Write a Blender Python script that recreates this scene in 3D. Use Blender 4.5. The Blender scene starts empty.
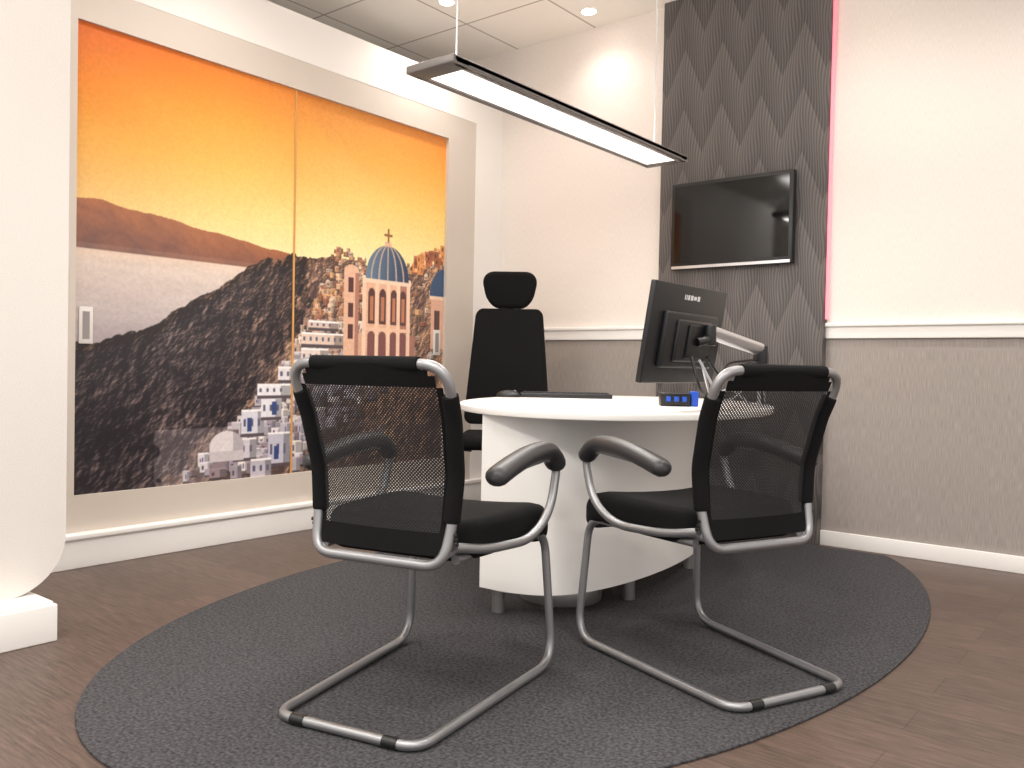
import bpy, bmesh, math, random
import numpy as np
from mathutils import Vector, Matrix
random.seed(4); np.random.seed(4)
scn=bpy.context.scene
scn.view_settings.view_transform='Standard'
COL=scn.collection

# ------------------------------------------------------------ materials
def s2l(c):
    return tuple((x/255/12.92) if x/255<=0.04045 else ((x/255+0.055)/1.055)**2.4 for x in c)
def mat(name,rgb,rough=0.5,metal=0.0,spec=0.5,emit=None,estr=0,noise=0,nscale=50,bump=0,stretch=(1,1,1),coat=0):
    m=bpy.data.materials.new(name); m.use_nodes=True
    nt=m.node_tree; b=nt.nodes['Principled BSDF']
    c=s2l(rgb)+(1,)
    b.inputs['Base Color'].default_value=c
    b.inputs['Roughness'].default_value=rough
    b.inputs['Metallic'].default_value=metal
    b.inputs['Specular IOR Level'].default_value=spec
    b.inputs['Coat Weight'].default_value=coat
    if emit:
        b.inputs['Emission Color'].default_value=s2l(emit)+(1,)
        b.inputs['Emission Strength'].default_value=estr
    if noise or bump:
        tc=nt.nodes.new('ShaderNodeTexCoord'); mp=nt.nodes.new('ShaderNodeMapping')
        mp.inputs['Scale'].default_value=stretch
        n=nt.nodes.new('ShaderNodeTexNoise'); n.inputs['Scale'].default_value=nscale; n.inputs['Detail'].default_value=3
        nt.links.new(tc.outputs['Object'],mp.inputs[0]); nt.links.new(mp.outputs[0],n.inputs['Vector'])
        if noise:
            r=nt.nodes.new('ShaderNodeValToRGB')
            r.color_ramp.elements[0].position=0.3; r.color_ramp.elements[1].position=0.7
            r.color_ramp.elements[0].color=tuple(max(0,v*(1-noise)) for v in c[:3])+(1,)
            r.color_ramp.elements[1].color=tuple(min(1,v*(1+noise)) for v in c[:3])+(1,)
            nt.links.new(n.outputs['Fac'],r.inputs[0]); nt.links.new(r.outputs[0],b.inputs['Base Color'])
        if bump:
            bp=nt.nodes.new('ShaderNodeBump'); bp.inputs['Strength'].default_value=bump; bp.inputs['Distance'].default_value=0.002
            nt.links.new(n.outputs['Fac'],bp.inputs['Height']); nt.links.new(bp.outputs[0],b.inputs['Normal'])
    return m

M_white=mat('white_lacquer',(240,237,233),0.35)
M_whitewall=mat('white_paint',(238,233,228),0.6)
M_beige=mat('beige_frame',(208,197,186),0.5)
M_upper=mat('wallpaper_light',(229,220,213),0.7,noise=0.06,nscale=60,bump=0.25,stretch=(6,6,0.6))
M_lower=mat('wallpaper_taupe',(156,147,141),0.7,noise=0.20,nscale=50,bump=0.3,stretch=(8,8,0.3))
M_black=mat('black_plastic',(20,20,22),0.4)
M_fabric=mat('black_fabric',(14,14,15),0.9,spec=0.2,noise=0.4,nscale=300,bump=0.3)
M_pad=mat('arm_pad_rubber',(44,43,45),0.42)
M_silver=mat('silver_tube',(152,152,154),0.42,metal=0.8)
M_alu=mat('aluminium',(205,205,208),0.3,metal=0.85)
M_dgrey=mat('dark_grey_metal',(122,117,114),0.4,metal=0.4)
M_screen=mat('tv_glass',(6,6,7),0.06,spec=0.5)
M_mon=mat('monitor_black',(20,20,22),0.45)
M_blue=mat('blue_plastic',(30,80,190),0.4)
M_door_light=mat('handle_white',(225,220,215),0.4)
M_diff=mat('lamp_diffuser',(255,250,240),0.5,emit=(255,248,240),estr=2.0)
M_spot=mat('downlight_glow',(255,250,240),0.5,emit=(255,246,235),estr=25)
M_pink=mat('led_pink',(255,170,180),0.5,emit=(255,130,150),estr=0.6)
M_sp=mat('slab_texture',(222,216,210),0.6,noise=0.04,nscale=200,bump=0.2)
M_carpet=mat('carpet_charcoal',(70,69,71),0.95,spec=0.1,noise=0.5,nscale=110,bump=0.9)
M_foot=mat('steel_foot',(150,148,146),0.35,metal=0.7)

# mesh fabric (real holes)
def mesh_mat(name,k,thr):
    m=bpy.data.materials.new(name); m.use_nodes=True; nt=m.node_tree
    b=nt.nodes['Principled BSDF']; b.inputs['Base Color'].default_value=(0.006,0.006,0.007,1); b.inputs['Roughness'].default_value=0.7
    out=nt.nodes['Material Output']
    tc=nt.nodes.new('ShaderNodeTexCoord'); sx=nt.nodes.new('ShaderNodeSeparateXYZ'); nt.links.new(tc.outputs['Object'],sx.inputs[0])
    def mth(op,a,b_=None):
        n=nt.nodes.new('ShaderNodeMath'); n.operation=op
        for i,v in enumerate((a,b_)):
            if v is None: continue
            if isinstance(v,(int,float)): n.inputs[i].default_value=v
            else: nt.links.new(v,n.inputs[i])
        return n.outputs[0]
    p=mth('SINE',mth('MULTIPLY',sx.outputs['X'],k)); q=mth('SINE',mth('MULTIPLY',sx.outputs['Z'],k))
    f=mth('GREATER_THAN',mth('MULTIPLY',p,q),thr)
    tr=nt.nodes.new('ShaderNodeBsdfTransparent'); mx=nt.nodes.new('ShaderNodeMixShader')
    nt.links.new(f,mx.inputs[0]); nt.links.new(b.outputs[0],mx.inputs[1]); nt.links.new(tr.outputs[0],mx.inputs[2])
    nt.links.new(mx.outputs[0],out.inputs['Surface'])
    return m
M_mesh=mesh_mat('black_mesh',math.pi/0.0045,0.40)

# ------------------------------------------------------------ mesh helpers
def finish(name,bm,m,parent=None,loc=(0,0,0),rot=(0,0,0),smooth=True):
    me=bpy.data.meshes.new(name); bm.normal_update(); bm.to_mesh(me); bm.free()
    ms=m if isinstance(m,(list,tuple)) else [m]
    for x in ms: me.materials.append(x)
    if smooth:
        me.shade_smooth()
        try: me.set_sharp_from_angle(angle=math.radians(35))
        except Exception: pass
    o=bpy.data.objects.new(name,me); COL.objects.link(o)
    o.location=loc; o.rotation_euler=rot
    if parent: o.parent=parent
    return o
def empty(name,loc,rz=0):
    e=bpy.data.objects.new(name,None); COL.objects.link(e); e.location=loc; e.rotation_euler=(0,0,rz); e.empty_display_size=0.1
    return e
def box(name,size,m,loc=(0,0,0),rot=(0,0,0),bevel=0,seg=3,parent=None,deform=None):
    bm=bmesh.new(); bmesh.ops.create_cube(bm,size=1)
    bmesh.ops.scale(bm,vec=size,verts=bm.verts)
    if bevel: bmesh.ops.bevel(bm,geom=bm.edges[:],offset=bevel,segments=seg,profile=0.5,affect='EDGES')
    if deform:
        for v in bm.verts: v.co=Vector(deform(v.co))
    return finish(name,bm,m,parent,loc,rot)
def bx(name,x0,x1,y0,y1,z0,z1,m,bevel=0,parent=None):
    return box(name,(x1-x0,y1-y0,z1-z0),m,((x0+x1)/2,(y0+y1)/2,(z0+z1)/2),bevel=bevel,parent=parent)
def cyl(name,r,h,m,loc=(0,0,0),rot=(0,0,0),parent=None,r2=None,bevel=0,n=32):
    bm=bmesh.new(); bmesh.ops.create_cone(bm,cap_ends=True,segments=n,radius1=r,radius2=r if r2 is None else r2,depth=h)
    if bevel:
        es=[e for e in bm.edges if abs(e.verts[0].co.z-e.verts[1].co.z)<1e-6]
        bmesh.ops.bevel(bm,geom=es,offset=bevel,segments=3,profile=0.5,affect='EDGES')
    return finish(name,bm,m,parent,loc,rot)
def prism(name,pts,z0,z1,m,bevel=0,parent=None,loc=(0,0,0),rot=(0,0,0)):
    bm=bmesh.new(); a=[bm.verts.new((x,y,z0)) for x,y in pts]; f=bm.faces.new(a)
    r=bmesh.ops.extrude_face_region(bm,geom=[f]); vs=[g for g in r['geom'] if isinstance(g,bmesh.types.BMVert)]
    for v in vs: v.co.z=z1
    bmesh.ops.recalc_face_normals(bm,faces=bm.faces)
    if bevel:
        es=[e for e in bm.edges if abs(e.verts[0].co.z-e.verts[1].co.z)<1e-6]
        bmesh.ops.bevel(bm,geom=es,offset=bevel,segments=3,profile=0.5,affect='EDGES')
    return finish(name,bm,m,parent,loc,rot)
def fil(pts,fr,n=8):
    pts=[Vector(p) for p in pts]; out=[pts[0]]
    for i in range(1,len(pts)-1):
        a,b,c=pts[i-1],pts[i],pts[i+1]
        f=fr[i] if isinstance(fr,(list,tuple)) else fr
        f=min(f,(a-b).length*0.49,(c-b).length*0.49)
        p0=b+(a-b).normalized()*f; p2=b+(c-b).normalized()*f
        for k in range(n+1):
            t=k/n; out.append(p0*(1-t)**2+b*2*t*(1-t)+p2*t*t)
    out.append(pts[-1]); return out
def tube(name,pts,r,m,parent=None,fr=0.06,n=14,rb=None,normal=None,taper=None,loc=(0,0,0),rot=(0,0,0)):
    P=fil(pts,fr) if fr else [Vector(p) for p in pts]
    Q=[P[0]]
    for p in P[1:]:
        if (p-Q[-1]).length>1e-5: Q.append(p)
    P=Q
    if taper:
        R=[P[0]]
        for a,b in zip(P,P[1:]):
            k=max(1,int((b-a).length/0.006))
            for j in range(1,k+1): R.append(a.lerp(b,j/k))
        P=R
    L=[0]
    for a,b in zip(P,P[1:]): L.append(L[-1]+(b-a).length)
    bm=bmesh.new(); rings=[]; N=Vector(normal) if normal else None
    for i,p in enumerate(P):
        T=(P[min(i+1,len(P)-1)]-P[max(i-1,0)]).normalized()
        if N is None:
            N=T.orthogonal().normalized()
        N=(N-T*N.dot(T)).normalized(); B=T.cross(N)
        s=taper(L[i]/L[-1],L[-1]) if taper else 1
        rings.append([bm.verts.new(p+N*math.cos(2*math.pi*k/n)*r*s+B*math.sin(2*math.pi*k/n)*(rb or r)*s) for k in range(n)])
    for a,b in zip(rings,rings[1:]):
        for k in range(n): bm.faces.new((a[k],a[(k+1)%n],b[(k+1)%n],b[k]))
    bm.faces.new(rings[0][::-1]); bm.faces.new(rings[-1])
    bmesh.ops.recalc_face_normals(bm,faces=bm.faces)
    return finish(name,bm,m,parent,loc,rot)
def roundcap(rr):
    def f(t,L):
        d=min(t,1-t)*L
        if d>=rr: return 1
        return max(0.08,math.sqrt(max(0,1-((rr-d)/rr)**2)))
    return f

# ------------------------------------------------------------ room
WX=-3.75; WY=4.5; CZ=3.04
def floor_mat():
    m=bpy.data.materials.new('wood_floor'); m.use_nodes=True; nt=m.node_tree; b=nt.nodes['Principled BSDF']
    tc=nt.nodes.new('ShaderNodeTexCoord')
    br=nt.nodes.new('ShaderNodeTexBrick'); br.inputs['Scale'].default_value=1
    br.inputs['Brick Width'].default_value=1.2; br.inputs['Row Height'].default_value=0.16; br.inputs['Mortar Size'].default_value=0.0012
    br.offset=0.37
    br.inputs['Color1'].default_value=s2l((95,79,70))+(1,); br.inputs['Color2'].default_value=s2l((86,71,64))+(1,); br.inputs['Mortar'].default_value=s2l((64,51,46))+(1,)
    mp=nt.nodes.new('ShaderNodeMapping'); mp.inputs['Scale'].default_value=(1.5,18,1)
    no=nt.nodes.new('ShaderNodeTexNoise'); no.inputs['Scale'].default_value=6; no.inputs['Detail'].default_value=8; no.inputs['Roughness'].default_value=0.7
    nt.links.new(tc.outputs['Object'],br.inputs['Vector']); nt.links.new(tc.outputs['Object'],mp.inputs[0]); nt.links.new(mp.outputs[0],no.inputs['Vector'])
    rp=nt.nodes.new('ShaderNodeValToRGB'); rp.color_ramp.elements[0].position=0.3; rp.color_ramp.elements[1].position=0.7
    rp.color_ramp.elements[0].color=(0.45,0.43,0.42,1); rp.color_ramp.elements[1].color=(1.45,1.43,1.4,1)
    mx=nt.nodes.new('ShaderNodeMix'); mx.data_type='RGBA'; mx.blend_type='MULTIPLY'; mx.inputs['Factor'].default_value=1
    nt.links.new(no.outputs['Fac'],rp.inputs[0]); nt.links.new(br.outputs['Color'],mx.inputs['A']); nt.links.new(rp.outputs[0],mx.inputs['B'])
    nt.links.new(mx.outputs['Result'],b.inputs['Base Color']); b.inputs['Roughness'].default_value=0.45
    bp=nt.nodes.new('ShaderNodeBump'); bp.inputs['Strength'].default_value=0.25; bp.inputs['Distance'].default_value=0.002
    nt.links.new(no.outputs['Fac'],bp.inputs['Height']); nt.links.new(bp.outputs[0],b.inputs['Normal'])
    return m
def ceil_mat():
    m=bpy.data.materials.new('ceiling_tiles'); m.use_nodes=True; nt=m.node_tree; b=nt.nodes['Principled BSDF']
    tc=nt.nodes.new('ShaderNodeTexCoord'); br=nt.nodes.new('ShaderNodeTexBrick'); br.offset=0
    br.inputs['Scale'].default_value=1; br.inputs['Brick Width'].default_value=0.62; br.inputs['Row Height'].default_value=0.62; br.inputs['Mortar Size'].default_value=0.007
    br.inputs['Color1'].default_value=s2l((242,236,228))+(1,); br.inputs['Color2'].default_value=s2l((238,232,224))+(1,); br.inputs['Mortar'].default_value=s2l((182,172,162))+(1,)
    nt.links.new(tc.outputs['Object'],br.inputs['Vector']); nt.links.new(br.outputs['Color'],b.inputs['Base Color']); b.inputs['Roughness'].default_value=0.8
    return m
bx('floor',-6.5,3,-1.5,WY,-0.05,0,floor_mat())
bx('ceiling',-6.5,3,-1.5,WY,CZ,CZ+0.05,ceil_mat())
RZ=1.115
wb=empty('wall_back',(0,0,0))
bx('upper_wallpaper',-6.5,3,WY,WY+0.1,RZ,CZ,M_upper,parent=wb)
bx('lower_wallpaper',-6.5,3,WY,WY+0.1,0,RZ,M_lower,parent=wb)
PX0,PX1,PY=-2.47,-1.505,4.44
for nm,(a,b_) in {'trim_1':(WX,PX0),'trim_2':(PX1,3)}.items():
    e=empty(nm,(0,0,0))
    bx('rail_body',a,b_,WY-0.018,WY,1.08,1.155,M_white,bevel=0.004,parent=e)
    bx('rail_cap',a,b_,WY-0.032,WY,1.14,1.162,M_white,bevel=0.006,parent=e)
bx('baseboard_back',PX1,3,WY-0.016,WY,0,0.078,M_white,bevel=0.003)
bx('baseboard_back_left',WX+.07,PX0,WY-0.016,WY,0,0.078,M_white,bevel=0.003)
bx('wall_far_left',-6.6,-6.5,-1.5,WY,0,CZ,M_whitewall)

# dark chevron panel
def chevron():
    m=bpy.data.materials.new('chevron_wallcovering'); m.use_nodes=True; nt=m.node_tree; b=nt.nodes['Principled BSDF']
    tc=nt.nodes.new('ShaderNodeTexCoord'); sx=nt.nodes.new('ShaderNodeSeparateXYZ'); nt.links.new(tc.outputs['Object'],sx.inputs[0])
    def mth(op,a,b_=None,c_=None):
        n=nt.nodes.new('ShaderNodeMath'); n.operation=op
        for i,v in enumerate((a,b_,c_)):
            if v is None: continue
            if isinstance(v,(int,float)): n.inputs[i].default_value=v
            else: nt.links.new(v,n.inputs[i])
        return n.outputs[0]
    X,Z=sx.outputs['X'],sx.outputs['Z']
    pp=mth('PINGPONG',mth('ADD',X,10),0.115)
    t=mth('ADD',Z,mth('MULTIPLY',pp,2.3))
    fr_=mth('FRACT',mth('DIVIDE',mth('ADD',t,10),0.34))
    ph=mth('MULTIPLY',t,2*math.pi/0.34)
    wob=mth('MULTIPLY',mth('SINE',ph),0.006)
    fine=mth('SINE',mth('MULTIPLY',mth('ADD',X,wob),2*math.pi/0.015))
    fine01=mth('MULTIPLY_ADD',fine,0.5,0.5)
    f=mth('ADD',mth('MULTIPLY',fr_,0.42),mth('MULTIPLY',fine01,0.58))
    rp=nt.nodes.new('ShaderNodeValToRGB'); rp.color_ramp.elements[0].color=s2l((54,50,50))+(1,); rp.color_ramp.elements[1].color=s2l((106,100,98))+(1,)
    nt.links.new(f,rp.inputs[0]); nt.links.new(rp.outputs[0],b.inputs['Base Color']); b.inputs['Roughness'].default_value=0.5
    bp=nt.nodes.new('ShaderNodeBump'); bp.inputs['Strength'].default_value=0.4; bp.inputs['Distance'].default_value=0.003
    nt.links.new(f,bp.inputs['Height']); nt.links.new(bp.outputs[0],b.inputs['Normal'])
    return m
bx('wall_feature_panel',PX0,PX1,PY,WY,0,CZ,chevron())
bx('led_strip',PX1+0.001,PX1+0.012,WY-0.03,WY-0.001,1.18,CZ-0.02,M_pink)

# left partition with sliding doors
MY0,MY1,MZ0,MZ1=1.668,3.97,0.31,2.345
PT=2.74
bx('wall_left',WX-0.6,WX-0.05,-1.5,WY,0,PT,M_whitewall)
pt=empty('trim_3',(0,0,0))
bx('fascia',WX-0.05,WX+0.020,-1.5,WY,2.50,PT,M_whitewall,parent=pt)
bx('end_post',WX-0.05,WX+0.020,4.23,WY,0.14,2.50,M_whitewall,parent=pt)
bx('left_post',WX-0.05,WX+0.020,-1.5,1.45,0.14,2.50,M_whitewall,parent=pt)
bx('frame_top',WX-0.05,WX+0.018,1.45,4.23,MZ1,2.50,M_beige,parent=pt)
bx('frame_bottom',WX-0.05,WX+0.018,1.45,4.23,0.15,MZ0,M_beige,parent=pt)
bx('frame_right',WX-0.05,WX+0.018,MY1,4.23,MZ0,MZ1,M_beige,parent=pt)
bx('frame_left',WX-0.05,WX+0.018,1.45,MY0,MZ0,MZ1,M_beige,parent=pt)
e=empty('baseboard_left',(0,0,0))
bx('plinth_face',WX-0.05,WX+0.045,-1.5,WY-0.02,0,0.125,M_white,bevel=0.004,parent=e)
bx('plinth_cap',WX-0.05,WX+0.06,-1.5,WY-0.02,0.125,0.15,M_white,bevel=0.006,parent=e)

# ---- mural painting
W,H=860,760
S,T=np.meshgrid(np.linspace(0,1,W),np.linspace(0,1,H))
S=S.astype(np.float32); T=T.astype(np.float32)
NG=np.random.RandomState(7).rand(2048,2048).astype(np.float32)
def vnoise(sx_,sy_,seed,rot=0.0):
    c,s=math.cos(rot),math.sin(rot)
    U=(S*c-T*s)*sx_+200+seed*37.3; V=(S*s+T*c)*sy_+200+seed*11.7
    i=np.floor(U).astype(np.int32); j=np.floor(V).astype(np.int32); fu=U-i; fv=V-j
    fu=fu*fu*(3-2*fu); fv=fv*fv*(3-2*fv)
    i0=i&2047; i1=(i+1)&2047; j0=j&2047; j1=(j+1)&2047
    return (NG[j0,i0]*(1-fu)+NG[j0,i1]*fu)*(1-fv)+(NG[j1,i0]*(1-fu)+NG[j1,i1]*fu)*fv
def fbm(sx_,sy_,seed,o=5,rot=0.0,ga=.55):
    r=0;a=0.5;tt=0
    for k in range(o): r=r+a*vnoise(sx_*2**k,sy_*2**k,seed+k,rot+.3*k); tt+=a; a*=ga
    return r/tt
def ridged(sx_,sy_,seed,o=6,rot=0.0):
    r=0;a=0.5;tt=0
    for k in range(o):
        n=1-np.abs(2*vnoise(sx_*2**k,sy_*2**k,seed+k,rot+.25*k)-1); r=r+a*n*n; tt+=a; a*=0.58
    return r/tt
IMG=np.zeros((H,W,3),np.float32)
def c3(*c): return np.array(c,np.float32)
def paint(mask,col):
    IMG[mask]=np.asarray(col,np.float32)
def PR(a,b_,c_,d,col):
    i0=max(0,int(math.ceil(a*(W-1)))); i1=min(W,int(math.ceil(b_*(W-1)))); j0=max(0,int(math.ceil(c_*(H-1)))); j1=min(H,int(math.ceil(d*(H-1))))
    if i1>i0 and j1>j0: IMG[j0:j1,i0:i1]=np.asarray(col,np.float32)
def lerp3(f,a,b_): f=np.clip(f,0,1)[...,None]; return a*(1-f)+b_*f
def rect(a,b_,c_,d): return (S>=a)&(S<b_)&(T>=c_)&(T<d)
sk=np.clip((T-0.56)/0.44,0,1)
def ramp(x,stops):
    xs=[s[0] for s in stops]; return np.stack([np.interp(x,xs,[s[1][k] for s in stops]) for k in range(3)],-1)
IMG=ramp(sk,[(0,(255,236,172)),(.18,(255,228,148)),(.45,(252,206,108)),(.72,(244,168,66)),(1,(226,132,44))])
IMG=IMG+ramp(S,[(0,(-12,-34,-30)),(.35,(-2,-8,-4)),(.65,(0,8,18)),(1,(0,2,6))])
IMG=IMG-((fbm(1.5,5,5,3)-0.5)*np.clip(sk*2,0,1))[...,None]*c3(6,18,20)
sea=T<0.527
IMG=np.where(sea[...,None],ramp((0.527-T)/0.22,[(0,(226,200,180)),(.15,(220,202,190)),(.6,(196,182,180)),(1,(166,154,158))])+((fbm(8,90,31)-0.5)*16)[...,None],IMG)
hl=np.interp(S,[0,.05,.10,.15,.237,.30,.345,.485,.6],[.628,.634,.622,.621,.604,.600,.588,.572,.555])+(fbm(14,1,77)-0.5)*0.012
hb_=0.527+np.clip(S-.40,0,1)*.05
hill=(T<hl)&(T>=hb_-.002)&(S<0.62)
hr_=ridged(12,30,9,5,.4)
IMG=np.where(hill[...,None],lerp3((hl-T)/0.12+hr_*.6-.3,c3(168,104,70),c3(104,70,66)),IMG)
IMG=np.where((hill&((T-hb_)<.010))[...,None],IMG*.8+c3(190,160,140)*.2,IMG)
cl=np.interp(S,[0,.05,.12,.182,.237,.295,.357,.413,.49,.606,.8,1],[.321,.330,.345,.386,.436,.460,.511,.548,.567,.576,.58,.60])+(fbm(26,1,50)-0.5)*0.035+(fbm(90,1,52,3)-.5)*.012
cliff=T<cl
hf=fbm(5,9,60,7,0.8,.60)*1.25+ridged(3,5,90,4,.6)*.35
gy,gx=np.gradient(hf); sh=(-gx*0.9+gy*0.9)*W/9.0
fine=fbm(60,70,70,4,-.5,.75)-.5
v=np.clip(0.30+sh*0.26+fine*0.80+(fbm(4,6,33,4,.7)-.5)*1.1,0,1)
v=v**1.3
warm=np.clip((S-0.22)*1.9*(T+0.35),0,1)
cc=lerp3(v,c3(38,33,38),lerp3(warm,c3(150,130,124),c3(226,156,106)))
IMG=np.where(cliff[...,None],cc,IMG)
edge=(cl-T<0.02)&cliff
IMG=np.where(edge[...,None],IMG*0.7+c3(206,132,76)*0.3*np.clip(v*1.5,0.2,1)[...,None],IMG)
TBX=[0,.144,.218,.376,.5,.57,1]; TBY=[.20,.357,.434,.515,.575,.60,.61]
tb=np.interp(T,TBX,TBY)
town=(S>tb-0.02+(fbm(16,16,44,4)-0.5)*0.16)&(T<cl)
tc_=lerp3(v*1.3,c3(108,82,76),c3(238,192,156))
IMG=np.where(town[...,None],IMG*0.35+tc_*0.65,IMG)
rocky=(T<.13)&(S>.16)&(S<.42)&(fbm(14,14,144,4)>.5)
IMG=np.where(rocky[...,None],IMG*.5+lerp3(v,c3(130,118,120),c3(220,206,202))*.5,IMG)
IMG=IMG.astype(np.float32)
rs=random.Random(11)
blds=[]
for i in range(620):
    t=rs.uniform(0.0,0.60); b0=float(np.interp(t,TBX,TBY))
    s=b0+abs(rs.gauss(0,1))*0.16
    if s>1: s=rs.uniform(b0,1)
    blds.append((t,s))
blds.sort(reverse=True)
for t,s in blds:
    k=0.45+ (0.6-t)*1.1
    w=rs.uniform(.012,.040)*k; h=rs.uniform(.012,.034)*k
    if t<0.3: base=rs.choice([(226,218,222),(206,196,204),(238,228,222),(180,168,178),(150,132,136)])
    elif t<.4: base=rs.choice([(240,222,208),(222,190,168),(198,160,140),(232,206,190)])
    else: base=rs.choice([(240,196,158),(224,170,134),(244,214,186),(200,140,108),(176,116,92),(232,180,130)])
    base=np.array(base,float)*rs.uniform(.85,1.05)
    PR(s,s+w,t,t+h,base)
    PR(s+w*0.62,s+w,t,t+h,base*0.74)
    PR(s,s+w,t-h*.2,t,base*.45)
    PR(s,s+w,t+h*0.9,t+h,np.minimum(base*1.1,255))
    if rs.random()<0.75: PR(s+w*.15,s+w*.30,t+h*.25,t+h*.6,c3(96,76,82))
    if rs.random()<0.4: PR(s+w*.40,s+w*.52,t+h*.2,t+h*.65,c3(100,104,144) if t<0.3 else c3(120,76,62))
    if rs.random()<0.12:
        r_=w*.4; paint((((S-(s+w*.5))/r_)**2+((T-(t+h))/(r_*1.0))**2<1)&(T>t+h),base*.97)
for (a,b_,c_,d,col) in [(.36,.42,.11,.17,(222,218,226)),(.41,.465,.15,.20,(236,232,236)),(.40,.49,.205,.235,(240,236,238)),(.34,.40,.05,.10,(214,206,212)),(.52,.60,.29,.33,(236,216,206)),(.43,.49,.03,.11,(200,196,208)),(.52,.66,.340,.372,(232,206,188)),(.455,.50,.245,.28,(232,226,226)),(.385,.44,.0,.045,(196,188,196)),(.54,.63,.385,.405,(226,200,186))]:
    PR(a,b_,c_,d,col); PR(a+(b_-a)*.7,b_,c_,d,np.array(col)*0.72); PR(a,b_,d-.005,d,(250,246,244)); PR(a,b_,c_-.008,c_,(90,78,84))
    n_=int((b_-a)/.018)
    for q in range(n_): PR(a+.006+q*.018,a+.012+q*.018,c_+(d-c_)*.3,c_+(d-c_)*.62,(96,92,116))
for (a,c_) in [(.375,.115),(.44,.155),(.447,.04)]:
    PR(a,a+.012,c_,c_+.034,(58,76,126))
dm=((S-.325)/.042)**2+((T-.08)/.04)**2<1
paint(dm&(T>.07),(226,216,216)); paint(dm&(S>.34)&(T>.07),(186,176,180)); PR(.283,.367,.045,.07,(206,196,198))
def church(sc,tc0,w):
    wall=c3(240,188,156); sh=c3(186,130,112); dk=c3(96,62,60)
    b0=tc0
    PR(sc-w*1.45,sc+w*1.35,.26,b0-.16,wall*.93); PR(sc+w*.75,sc+w*1.35,.26,b0-.16,sh*.95)
    PR(sc-w*1.02,sc+w*1.02,b0-.20,b0,wall)
    PR(sc+w*.55,sc+w*1.02,b0-.20,b0,sh)
    for k in (-.72,-.22,.30,.74):
        x=sc+k*w; aw=w*.15
        PR(x-aw,x+aw,b0-.13,b0-.045,dk); paint(((S-x)/aw)**2+((T-(b0-.045))/(.018))**2<1,dk)
        PR(x-aw*.5,x+aw*.5,b0-.12,b0-.05,c3(196,128,96))
        PR(x-aw*1.1,x+aw*1.1,b0-.235,b0-.165,dk*1.4)
        paint(((S-x)/(aw*1.1))**2+((T-(b0-.165))/(.014))**2<1,dk*1.4)
    for k in (-1.05,-.48,.05,.52,1.0):
        PR(sc+k*w-.006,sc+k*w+.006,b0-.25,b0+.008,c3(252,212,184))
    PR(sc-w*1.12,sc+w*1.12,b0-.012,b0+.006,c3(252,218,190))
    PR(sc-w*1.12,sc+w*1.12,b0-.150,b0-.140,c3(248,204,174))
    dome=(((S-sc)/w)**2+((T-b0)/(.10))**2<1)&(T>b0)
    f=np.clip((S-sc)/w*0.5+0.5,0,1)
    IMG[dome]=lerp3(f,c3(112,136,158),c3(46,64,94))[dome]
    for k in (-.75,-.4,0,.4,.75):
        rib=dome&(np.abs((S-sc)-k*w*np.sqrt(np.clip(1-((T-b0)/.10)**2,0,1)))<.0026); IMG[rib]=c3(196,170,150)
    PR(sc-.012,sc+.012,b0+.098,b0+.112,c3(236,190,160))
    PR(sc-.003,sc+.003,b0+.11,b0+.150,c3(150,96,60)); PR(sc-.014,sc+.014,b0+.128,b0+.134,c3(150,96,60))
    g0=sc-w*1.55
    PR(g0-.028,g0+.020,.30,b0+.01,c3(238,190,160)); PR(g0+.008,g0+.020,.30,b0+.01,sh)
    paint((((S-g0+.004)/.024)**2+((T-(b0+.01))/.022)**2<1)&(T>b0+.01),c3(238,190,160))
    for q in (.0,-.07,-.13): PR(g0-.014,g0+.002,b0-.045+q,b0-.005+q,dk)
church(.79,.536,.075)
d2=(((S-1.0)/.055)**2+((T-.50)/.09)**2<1)&(T>.50); paint(d2,(60,84,118)); PR(.95,1.01,.34,.50,(232,182,154)); PR(.965,.985,.40,.46,(96,64,62)); PR(.945,1.01,.495,.505,(250,214,186))
for i in range(60):
    a=rs.uniform(.872,.99); t=.585+ (a-.84)*.42+rs.uniform(-.03,.008); w=rs.uniform(.010,.024); col=np.array(rs.choice([(226,150,90),(244,190,130),(196,118,78),(160,92,66)]),float)
    if a+w>.945 and t<.61: continue
    PR(a,a+w,t-.015,t+.012,col); PR(a+w*.3,a+w*.55,t-.005,t+.005,col*.45)
def blur(A):
    B=A.copy(); B[1:-1]=(A[:-2]+2*A[1:-1]+A[2:])/4; C_=B.copy(); C_[:,1:-1]=(B[:,:-2]+2*B[:,1:-1]+B[:,2:])/4; return C_
IMG=blur(IMG)
IMG*= (1+(fbm(200,200,99,2)-0.5)*.08)[...,None]
IMG=np.clip(IMG,0,255)/255
LIN=np.where(IMG<=0.04045,IMG/12.92,((IMG+0.055)/1.055)**2.4)
m=bpy.data.materials.new('printed_mural'); m.use_nodes=True
at=m.node_tree.nodes.new('ShaderNodeAttribute'); at.attribute_name='print'
m.node_tree.links.new(at.outputs['Color'],m.node_tree.nodes['Principled BSDF'].inputs['Base Color']); m.node_tree.nodes['Principled BSDF'].inputs['Roughness'].default_value=0.4
M_print=m
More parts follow.
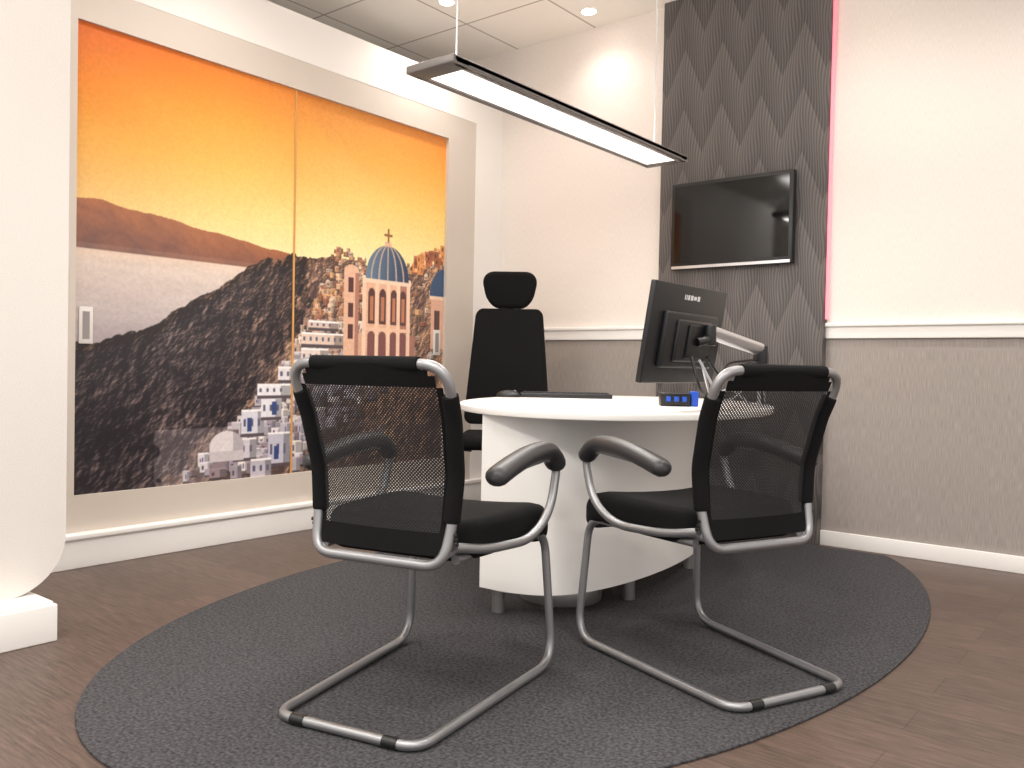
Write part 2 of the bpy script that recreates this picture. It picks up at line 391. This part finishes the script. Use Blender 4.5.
def mural_panel(parent,c0,c1,xoff):
    w=c1-c0; ys=MY0+(MY1-MY0)*np.arange(c0,c1)/(W-1); zs=MZ0+(MZ1-MZ0)*np.arange(H)/(H-1)
    Yg,Zg=np.meshgrid(ys,zs); co=np.stack([np.full_like(Yg,WX+xoff),Yg,Zg],-1).reshape(-1,3)
    idx=np.arange(w*H).reshape(H,w)
    f=np.stack([idx[:-1,:-1],idx[:-1,1:],idx[1:,1:],idx[1:,:-1]],-1).reshape(-1,4)
    me=bpy.data.meshes.new('print_face'); me.vertices.add(len(co)); me.vertices.foreach_set('co',co.ravel())
    me.loops.add(f.size); me.loops.foreach_set('vertex_index',f.ravel().astype(np.int32))
    me.polygons.add(len(f)); me.polygons.foreach_set('loop_start',np.arange(0,f.size,4,dtype=np.int32)); me.polygons.foreach_set('loop_total',np.full(len(f),4,dtype=np.int32))
    me.update(calc_edges=True)
    ca=me.color_attributes.new('print','FLOAT_COLOR','POINT')
    cols=np.ones((H,w,4)); cols[...,:3]=LIN[:,c0:c1]; ca.data.foreach_set('color',cols.ravel().astype(np.float32))
    me.materials.append(M_print); o=bpy.data.objects.new('print_face',me); COL.objects.link(o); o.parent=parent
half=int(W*0.492)
yd=MY0+(MY1-MY0)*half/(W-1)
d1=empty('mural_sliding_door',(0,0,0)); mural_panel(d1,0,half+1,0.0)
bx('door_core',WX-0.028,WX-0.001,MY0,yd,MZ0,MZ1,M_beige,parent=d1)
bx('edge_profile',WX-0.028,WX+0.006,yd-0.004,yd+0.006,MZ0,MZ1,mat('bronze_profile',(214,160,96),0.4),parent=d1)
bx('handle_plate',WX,WX+0.006,MY0+0.02,MY0+0.08,0.965,1.125,M_door_light,bevel=0.002,parent=d1)
M_rec=mat('recess',(150,142,140),0.5)
bx('handle_recess',WX+0.004,WX+0.007,MY0+0.035,MY0+0.065,0.985,1.105,M_rec,parent=d1)
d2_=empty('mural_sliding_door.001',(0,0,0)); mural_panel(d2_,half,W,-0.006)
bx('door_core',WX-0.034,WX-0.007,yd+.007,MY1,MZ0,MZ1,M_beige,parent=d2_)
bx('handle_plate',WX-0.006,WX+0.001,MY1-0.09,MY1-0.03,0.965,1.125,M_door_light,bevel=0.002,parent=d2_)
bx('handle_recess',WX-0.002,WX+0.002,MY1-0.075,MY1-0.045,0.985,1.105,M_rec,parent=d2_)

# ---- rounded partition slab on plinth
sl=empty('partition_panel',(0,0,0))
def rrect(y0,y1,z0,z1,r,n=12):
    o=[]
    for cx,cz,a in ((y1-r,z0+r,-90),(y1-r,z1-r,0),(y0+r,z1-r,90),(y0+r,z0+r,180)):
        for k in range(n+1):
            t=math.radians(a+90*k/n); o.append((cx+r*math.cos(t),cz+r*math.sin(t)))
    return o
bm=bmesh.new()
ring=[bm.verts.new((-2.93,y,z)) for y,z in rrect(0.1,1.285,0.125,2.5,0.19)]
f=bm.faces.new(ring); r=bmesh.ops.extrude_face_region(bm,geom=[f])
for v in r['geom']:
    if isinstance(v,bmesh.types.BMVert): v.co.x=-3.0
bmesh.ops.recalc_face_normals(bm,faces=bm.faces)
finish('slab',bm,M_sp,sl)
bx('plinth',-3.08,-2.80,0.2,1.205,0,0.118,M_white,bevel=0.004,parent=sl)
bx('plinth_top',-3.07,-2.81,0.21,1.195,0.118,0.127,M_white,bevel=0.002,parent=sl)

# ---- carpet
cpts=[]
for k in range(160):
    a=2*math.pi*k/160; x=-1.845+1.16*math.cos(a); y=2.85+1.95*math.sin(a); cpts.append((x,min(y,4.42)))
cp=[]
for p in cpts:
    if not cp or (Vector(p)-Vector(cp[-1])).length>1e-3: cp.append(p)
prism('oval_carpet',cp,0.0,0.008,M_carpet,bevel=0.003)

# ---- desk
DK=empty('oval_desk',(0,0,0))
DC=Vector((-1.97,3.22)); mj=Vector((-.35,.94)).normalized(); mn=Vector((mj.y,-mj.x))
top=[]
for k in range(96):
    a=2*math.pi*k/96; p=DC+mj*0.98*math.sin(a)+mn*0.65*math.cos(a); top.append((p.x,p.y))
prism('tabletop',top,0.728,0.753,M_white,bevel=0.004,parent=DK)
ctrl=[(-2.00,2.33),(-1.86,2.345),(-1.73,2.42),(-1.66,2.58),(-1.63,2.81),(-1.635,3.07),(-1.67,3.33),(-1.73,3.55)]
def cat(P,n=8):
    P=[Vector(p) for p in P]; P=[P[0]*2-P[1]]+P+[P[-1]*2-P[-2]]; o=[]
    for i in range(1,len(P)-2):
        for k in range(n):
            t=k/n; a,b_,c_,d=P[i-1:i+3]
            o.append(0.5*((2*b_)+(c_-a)*t+(2*a-5*b_+4*c_-d)*t*t+(3*b_-a-3*c_+d)*t**3))
    o.append(P[-2]); return o
C=cat(ctrl)
inner=[]
for i,p in enumerate(C):
    t=(C[min(i+1,len(C)-1)]-C[max(i-1,0)]).normalized(); inner.append(p+Vector((-t.y,t.x))*0.022)
prism('front_panel',[tuple(p) for p in C]+[tuple(p) for p in inner[::-1]],0.10,0.7275,M_white,parent=DK)
for i,(x,y) in enumerate([(-1.955,2.385),(-1.69,2.86),(-2.25,3.95),(-2.45,2.95),(-1.76,3.50)]):
    z1=0.10 if i in (0,1,4) else 0.7275
    cyl('foot_%d'%i,0.024,z1-0.008,M_foot,((x),(y),0.008+(z1-0.008)/2),parent=DK)
cyl('pedestal',0.10,0.70,M_dgrey,(-1.90,2.70,0.37),parent=DK)
cyl('pedestal_base',0.16,0.06,M_foot,(-1.90,2.70,0.038),parent=DK,bevel=0.008)

# ---- visitor chairs
def visitor_chair(idx,loc,yaw):
    ch=empty('visitor_chair' if idx==0 else 'visitor_chair.%03d'%idx,loc,math.radians(yaw))
    r=0.0125; z0=r
    yr,yf=-.415,.27
    tube('base_frame',[(.20,-.24,.412),(.225,.25,.405),(.25,yf,z0),(.208,yr,z0),(-.208,yr,z0),(-.25,yf,z0),(-.225,.25,.405),(-.20,-.24,.412)],r,M_silver,ch,fr=[0,.07,.09,.06,.06,.09,.07,0])
    ax=.285
    for sx_ in (1,-1):
        tube('glide',[(sx_*.155,yr,z0),(sx_*.115,yr,z0)],r*1.15,M_black,ch,fr=0)
        tube('arm_tube',[(sx_*.205,-.255,.445),(sx_*.24,-.15,.425),(sx_*(ax-.01),.04,.42),(sx_*ax,.15,.48),(sx_*ax,.195,.61),(sx_*ax,.13,.642),(sx_*ax,-.12,.628)],.0125,M_silver,ch,fr=.10)
        tube('arm_pad',[(sx_*ax,-.215,.612),(sx_*ax,-.11,.638),(sx_*ax,.02,.660),(sx_*ax,.135,.660),(sx_*ax,.200,.600)],.032,M_pad,ch,fr=.07,rb=.026,normal=(1,0,0),taper=roundcap(.030))
    prof=[(.400,-.290,.190),(.50,-.262,.202),(.62,-.258,.212),(.76,-.295,.222),(.892,-.355,.230)]
    def pz(z):
        zs=[p[0] for p in prof]
        return float(np.interp(z,zs,[p[1] for p in prof])),float(np.interp(z,zs,[p[2] for p in prof]))
    rt=[(w_,y,z) for z,y,w_ in prof]; lt=[(-w_,y,z) for z,y,w_ in prof[::-1]]
    tube('back_frame',[(0,-.29,.400)]+rt+lt+[(0,-.29,.400)],.0135,M_silver,ch,fr=[0,.06,.05,.06,.07,.07,.07,.07,.06,.05,.06,0])
    for s_ in (1,-1):
        pts=[(s_*(pz(z)[1]-.004),pz(z)[0]+.002,z) for z in (.50,.56,.62,.69,.76,.79,.825)]
        tube('sleeve',pts,.0215,M_fabric,ch,fr=.03,taper=roundcap(.01))
        tube('seat_bracket',[(s_*.195,-.285,.43),(s_*.19,-.18,.43)],.010,M_silver,ch,fr=0)
        for q in range(3): cyl('bolt',.005,.004,M_black,(s_*(.2165),-.262-.004*q,.455+.012*q),(0,math.pi/2,0),parent=ch,n=12)
    tube('sleeve_top',[(-.162,-.355,.892),(.162,-.355,.892)],.0185,M_fabric,ch,fr=0,taper=roundcap(.008))
    bm=bmesh.new(); NX,NZ=28,34; g={}
    for j in range(NZ+1):
        z=.425+(.892-.425)*j/NZ; y,w_=pz(z)
        for i in range(NX+1):
            u=-1+2*i/NX; x=u*w_
            g[i,j]=bm.verts.new((x,y-0.035*(1-u*u)*(0.3+0.7*math.sin(math.pi*min(1,(z-.425)/.54))),z))
    for j in range(NZ):
        for i in range(NX):
            u=-1+2*(i+.5)/NX; v_=(j+.5)/NZ
            if abs(u)>0.72+1.4*(1-v_) and v_>0.80: continue
            f=bm.faces.new((g[i,j],g[i+1,j],g[i+1,j+1],g[i,j+1]))
            f.material_index=0 if (v_>0.885 or abs(u)>0.84 or v_<0.12) else 1
    for v in [v for v in bm.verts if not v.link_faces]: bm.verts.remove(v)
    finish('back_fabric',bm,[M_fabric,M_mesh],ch)
    def dfm(c):
        x,y,z=c; yy=y/0.25
        z+= -0.04*max(0,(yy-0.4)/0.6)**2 + 0.012*(x/0.24)**2*(1 if z>0 else 0) 
        x*=1-0.06*max(0,yy)**2-0.12*max(0,-yy)**2
        return (x,y,z)
    bm=bmesh.new(); bmesh.ops.create_cube(bm,size=1); bmesh.ops.scale(bm,vec=(.50,.55,.095),verts=bm.verts)
    bmesh.ops.bevel(bm,geom=[e for e in bm.edges if abs(e.verts[0].co.z-e.verts[1].co.z)>.01],offset=.08,segments=6,profile=.5,affect='EDGES')
    bmesh.ops.bevel(bm,geom=[e for e in bm.edges if abs(e.verts[0].co.z-e.verts[1].co.z)<.001],offset=.036,segments=5,profile=.5,affect='EDGES')
    bmesh.ops.triangulate(bm,faces=[f for f in bm.faces if len(f.verts)>4])
    bmesh.ops.subdivide_edges(bm,edges=[e for e in bm.edges if e.calc_length()>.08],cuts=5,use_grid_fill=True)
    for v in bm.verts: v.co=Vector(dfm(v.co))
    finish('seat',bm,M_fabric,ch,(0,.035,.445))
    return ch
visitor_chair(0,(-1.655,1.735,0.0105),13)
visitor_chair(1,(-1.205,2.43,0.0105),67)

# ---- office chair
oc=empty('office_chair',(-2.98,3.66,0.009),math.radians(-180+36))   # faces +Y local
for k in range(5):
    a=2*math.pi*k/5+0.3
    tube('star_leg',[(0,0,.10),(.30*math.cos(a),.30*math.sin(a),.075)],.022,M_black,oc,fr=0,taper=lambda t,L:1-0.35*t)
    cyl('caster',.028,.04,M_black,(.30*math.cos(a),.30*math.sin(a),.028),(math.pi/2,0,a),parent=oc,bevel=.006)
    cyl('caster_pin',.008,.05,M_black,(.30*math.cos(a),.30*math.sin(a),.06),parent=oc)
cyl('gas_lift',.025,.34,M_black,(0,0,.25),parent=oc)
box('mechanism',(.16,.24,.05),M_black,(0,0,.425),bevel=.01,parent=oc)
box('seat',(.49,.48,.08),M_fabric,(0,.02,.485),bevel=.035,seg=5,parent=oc)
def shellback(wid,hgt,th,cr):
    bm=bmesh.new(); bmesh.ops.create_cube(bm,size=1); bmesh.ops.scale(bm,vec=(wid,th,hgt),verts=bm.verts)
    bmesh.ops.bevel(bm,geom=[e for e in bm.edges if abs(e.verts[0].co.y-e.verts[1].co.y)>.001],offset=cr,segments=8,profile=.5,affect='EDGES')
    bmesh.ops.bevel(bm,geom=[e for e in bm.edges if abs(e.verts[0].co.y-e.verts[1].co.y)<.0001],offset=th*.4,segments=3,profile=.5,affect='EDGES')
    return bm
bm=shellback(.50,.68,.035,.05)
for v in bm.verts:
    t=min(1,max(0,(v.co.z+.34)/.68)); x=v.co.x*(1-0.22*t**1.3); v.co=Vector((x,v.co.y+0.5*x*x-0.09*t+0.03*math.sin(math.pi*t),v.co.z))
finish('backrest',bm,M_fabric,oc,(0,-.24,.895))
bm=shellback(.34,.215,.07,.085)
for v in bm.verts:
    t=(v.co.z+.1)/.2; x=v.co.x*(0.76+0.26*t); v.co=Vector((x,v.co.y+1.2*x*x+0.03*(t-.5),v.co.z))
finish('headrest',bm,M_fabric,oc,(0,-.33,1.345))
tube('headrest_stem',[(0,-.35,1.10),(0,-.385,1.22),(0,-.355,1.30)],.016,M_black,oc,fr=.04)
tube('back_spine',[(0,-.05,.43),(0,-.27,.46),(0,-.30,.70),(0,-.36,1.12)],.024,M_black,oc,fr=.08)
for s_ in (1,-1):
    tube('arm_post',[(s_*.18,0,.43),(s_*.29,0,.44),(s_*.30,0,.66)],.017,M_black,oc,fr=.05)
    box('arm_pad',(.085,.25,.03),M_black,(s_*.29,.02,.675),bevel=.012,parent=oc)

# ---- monitor on arm (one object: screen + clamp arm)
MX,MYc=-1.455,2.815
G=empty('computer_monitor',(0,0,0))
mo=empty('display_head',(MX,MYc,1.03)); mo.rotation_euler=(0,math.radians(9),0); mo.parent=G
box('housing',(.022,.56,.355),M_mon,(0,0,0),bevel=.005,parent=mo)
box('screen',(.002,.545,.335),M_screen,(-.0115,0,.003),parent=mo)
box('rear_bulge',(.026,.40,.20),M_mon,(.020,0,-.02),bevel=.01,parent=mo)
box('rear_step',(.018,.26,.15),M_black,(.036,0,-.02),bevel=.008,parent=mo)
box('vesa_plate',(.008,.12,.12),M_black,(.049,0,-.02),bevel=.003,parent=mo)
M_logo=mat('logo_white',(225,225,225),0.5)
for i,(w_,y) in enumerate([(.005,-.058),(.005,-.046),(.013,-.030),(.018,-.006),(.020,.020),(.017,.047)]):
    box('logo_letter_%d'%i,(.001,w_,.018 if i!=4 else .013),M_logo,(.0115,y,.135),parent=mo)
px,py=-1.405,3.42
cyl('clamp_base',.035,.012,M_alu,(px,py,.759),parent=G,bevel=.003)
cyl('post',.017,.24,M_alu,(px,py,.753+.12),parent=G)
cyl('post_collar',.026,.06,M_black,(px,py,.955),parent=G,bevel=.006)
vb=Vector((MX+.053*math.cos(math.radians(9)),MYc,1.03-.02-.008))
E=Vector((-1.38,3.34,.975)); Hh=Vector((-1.385,2.88,1.03))
tube('lower_arm',[(px,py,.955),(E.x,E.y,.955)],.020,M_alu,G,fr=0,taper=roundcap(.02))
cyl('elbow',.030,.085,M_black,(E.x,E.y,.965),parent=G,bevel=.006)
tube('upper_arm',[(E.x,E.y,.99),(Hh.x,Hh.y,Hh.z+.012)],.028,M_alu,G,fr=0,rb=.020,taper=roundcap(.02))
cyl('head_joint',.024,.075,M_black,(Hh.x,Hh.y,Hh.z),parent=G,bevel=.005)
tube('head_link',[(Hh.x,Hh.y,Hh.z-.01),(MX+.068,MYc+.02,vb.z+.005),(vb.x+.002,vb.y,vb.z)],.016,M_black,G,fr=.01)
tube('cable',[(MX+.05,2.78,.95),(MX+.09,2.76,.84),(MX+.06,2.88,.80),(MX+.08,3.03,.88),(-1.35,3.18,.95),(-1.37,3.32,.90),(-1.39,3.40,.76)],.0055,M_black,G,fr=.08)
tube('cable_b',[(MX+.05,2.84,.94),(MX+.12,2.88,.79),(MX+.0,3.0,.78),(MX+.02,3.18,.84),(-1.43,3.36,.765)],.005,mat('cable_grey',(170,170,175),.5),G,fr=.08)
tube('cable_c',[(MX+.05,2.90,.95),(MX+.07,3.0,.86),(MX+.03,3.1,.93),(E.x,E.y-.03,.95)],.005,M_black,G,fr=.06)
tube('cable_d',[(MX+.05,2.86,.93),(MX+.06,2.92,.80),(MX+.01,3.08,.775),(MX+.04,3.22,.80),(E.x-.02,E.y-.02,.93)],.005,M_alu,G,fr=.06)
hb=empty('usb_hub',(-1.66,3.14,.753),math.radians(35))
box('body',(.12,.09,.055),M_black,(0,0,.0275),bevel=.006,parent=hb)
for i in range(3): box('plug_%d'%i,(.018,.016,.02),M_blue,(-.03+.032*i,-.05,.03),bevel=.002,parent=hb)
box('card_slot',(.03,.05,.06),M_blue,(.078,-.01,.031),bevel=.004,parent=hb)

# ---- keyboard, mouse
kb=empty('keyboard',(-2.43,3.46,.753),math.radians(38))
box('body',(.45,.15,.022),M_black,(0,0,.011),bevel=.004,parent=kb)
M_key=mat('keycap',(40,40,44),.5)
bm=bmesh.new()
for r_ in range(5):
    for c_ in range(20):
        mt=Matrix.Translation((-.2+.021*c_,-.052+.026*r_,.0245))@Matrix.Diagonal((.018,.021,.006,1))
        bmesh.ops.create_cube(bm,size=1,matrix=mt)
finish('keys',bm,M_key,kb,smooth=False)
ms=empty('computer_mouse',(-2.60,3.22,.753),math.radians(-60))
bm=bmesh.new(); bmesh.ops.create_uvsphere(bm,u_segments=24,v_segments=14,radius=1)
for v in bm.verts:
    v.co=Vector((v.co.x*.034*(1-.1*v.co.y),v.co.y*.06,max(v.co.z,-.25)*.028+.007))
finish('shell',bm,M_black,ms)
cyl('wheel',.008,.006,M_dgrey,(0,.03,.028),(0,math.pi/2,0),parent=ms)

# ---- TV on panel
tv=empty('wall_television',(0,0,0))
tx0,tx1,tz0,tz1=-2.365,-1.655,1.475,1.965
bx('cabinet',tx0,tx1,PY-.055,PY-.012,tz0,tz1,M_black,bevel=.006,parent=tv)
bx('screen',tx0+.022,tx1-.022,PY-.057,PY-.054,tz0+.035,tz1-.022,M_screen,parent=tv)
bx('silver_trim',tx0+.01,tx1-.01,PY-.060,PY-.05,tz0+.002,tz0+.018,M_alu,parent=tv)
bx('wall_mount',(tx0+tx1)/2-.12,(tx0+tx1)/2+.12,PY-.014,PY,1.62,1.82,M_black,parent=tv)

# ---- pendant lamp
LX,LY0,LY1,LZ=-1.975,2.01,3.60,1.88
pl=empty('pendant_lamp',(0,0,0))
hw=.108
bx('housing',LX-hw,LX+hw,LY0,LY1,LZ,LZ+.012,M_dgrey,parent=pl)
for s_ in (1,-1):
    bx('side_rail',min(LX+s_*hw,LX+s_*(hw-.024)),max(LX+s_*hw,LX+s_*(hw-.024)),LY0,LY1,LZ-.010,LZ+.018,M_dgrey,bevel=.006,parent=pl)
    bx('louvre_rail',min(LX+s_*(hw-.024),LX+s_*(hw-.036)),max(LX+s_*(hw-.024),LX+s_*(hw-.036)),LY0+.05,LY1-.05,LZ-.008,LZ,M_alu,parent=pl)
bx('end_cap',LX-hw,LX+hw,LY0-.012,LY0+.07,LZ-.010,LZ+.018,M_dgrey,bevel=.005,parent=pl)
bx('end_cap_b',LX-hw,LX+hw,LY1-.05,LY1+.012,LZ-.010,LZ+.018,M_dgrey,bevel=.005,parent=pl)
bx('diffuser',LX-hw+.036,LX+hw-.036,LY0+.07,LY1-.05,LZ-.007,LZ-.001,M_diff,parent=pl)
for y in (LY0+.12,LY1-.12):
    tube('suspension_wire',[(LX,y,LZ+.01),(LX,y,CZ)],.0035,M_alu,pl,fr=0)
    cyl('wire_grip',.008,.05,M_alu,(LX,y,LZ+.04),parent=pl)
def area(name,loc,sx_,sy_,e,col=(1,.955,.905),rot=(0,0,0)):
    l=bpy.data.lights.new(name,'AREA'); l.shape='RECTANGLE'; l.size=sx_; l.size_y=sy_; l.energy=e; l.color=col
    o=bpy.data.objects.new(name,l); COL.objects.link(o); o.location=loc; o.rotation_euler=rot; return o
area('pendant_light',(LX,(LY0+LY1)/2,LZ-.02),.12,1.5,19)
area('ceiling_bounce_fill',(LX,(LY0+LY1)/2,LZ+.03),.12,1.5,18,rot=(math.pi,0,0))  # fill added above the pendant to brighten the ceiling

# ---- downlights
spots=[(-3.48,3.66),(-2.88,4.26),(-1.2,3.75),(-.3,3.75),(.7,3.75),(-3.1,2.2),(-3.1,1.0),(-2.0,1.2),(-.6,2.6),(-.6,1.0),(.8,2.4),(-2.2,2.9)]
en=[36,14,48,46,42,50,26,46,44,46,42,36]
for i,(x,y) in enumerate(spots):
    d=empty('downlight' if i==0 else 'downlight.%03d'%i,(x,y,CZ))
    cyl('ring',.055,.008,M_white,(0,0,-.004),parent=d,bevel=.002)
    cyl('lens',.04,.003,M_spot,(0,0,-.0095),parent=d)
    l=bpy.data.lights.new('spot','SPOT'); l.energy=en[i]; l.spot_size=math.radians(140); l.spot_blend=1; l.shadow_soft_size=.06; l.color=(1,.955,.905)
    o=bpy.data.objects.new('lamp',l); COL.objects.link(o); o.location=(0,0,-.03); o.parent=d
for i,(x,y) in enumerate([(-1,-.6),(1.2,.3),(-3,-.6)]):
    area('ceiling_fill_light_%d'%i,(x,y,CZ-.02),1.2,.6,[72,65,45][i])  # soft fill added on the camera side, no fixture modelled there

w=bpy.data.worlds.new('w'); scn.world=w; w.use_nodes=True
w.node_tree.nodes['Background'].inputs[0].default_value=(1,.965,.93,1); w.node_tree.nodes['Background'].inputs[1].default_value=1.2

# ---- camera
th=math.radians(38.7); fpx=850; p=math.atan(17/850); ro=math.radians(1.12)
fw=Vector((-math.sin(th),math.cos(th),0)); rt=Vector((math.cos(th),math.sin(th),0))
F=fw*math.cos(p)-Vector((0,0,1))*math.sin(p); U=rt.cross(F)
Xc=rt*math.cos(ro)+U*math.sin(ro); Yc=U*math.cos(ro)-rt*math.sin(ro)
cam=bpy.data.cameras.new('camera'); co=bpy.data.objects.new('camera',cam); COL.objects.link(co); scn.camera=co
cam.sensor_width=36; cam.lens=36*fpx/1024
R=Matrix((Xc,Yc,-F)).transposed().to_4x4(); co.matrix_world=Matrix.Translation((0,0,.9))@R
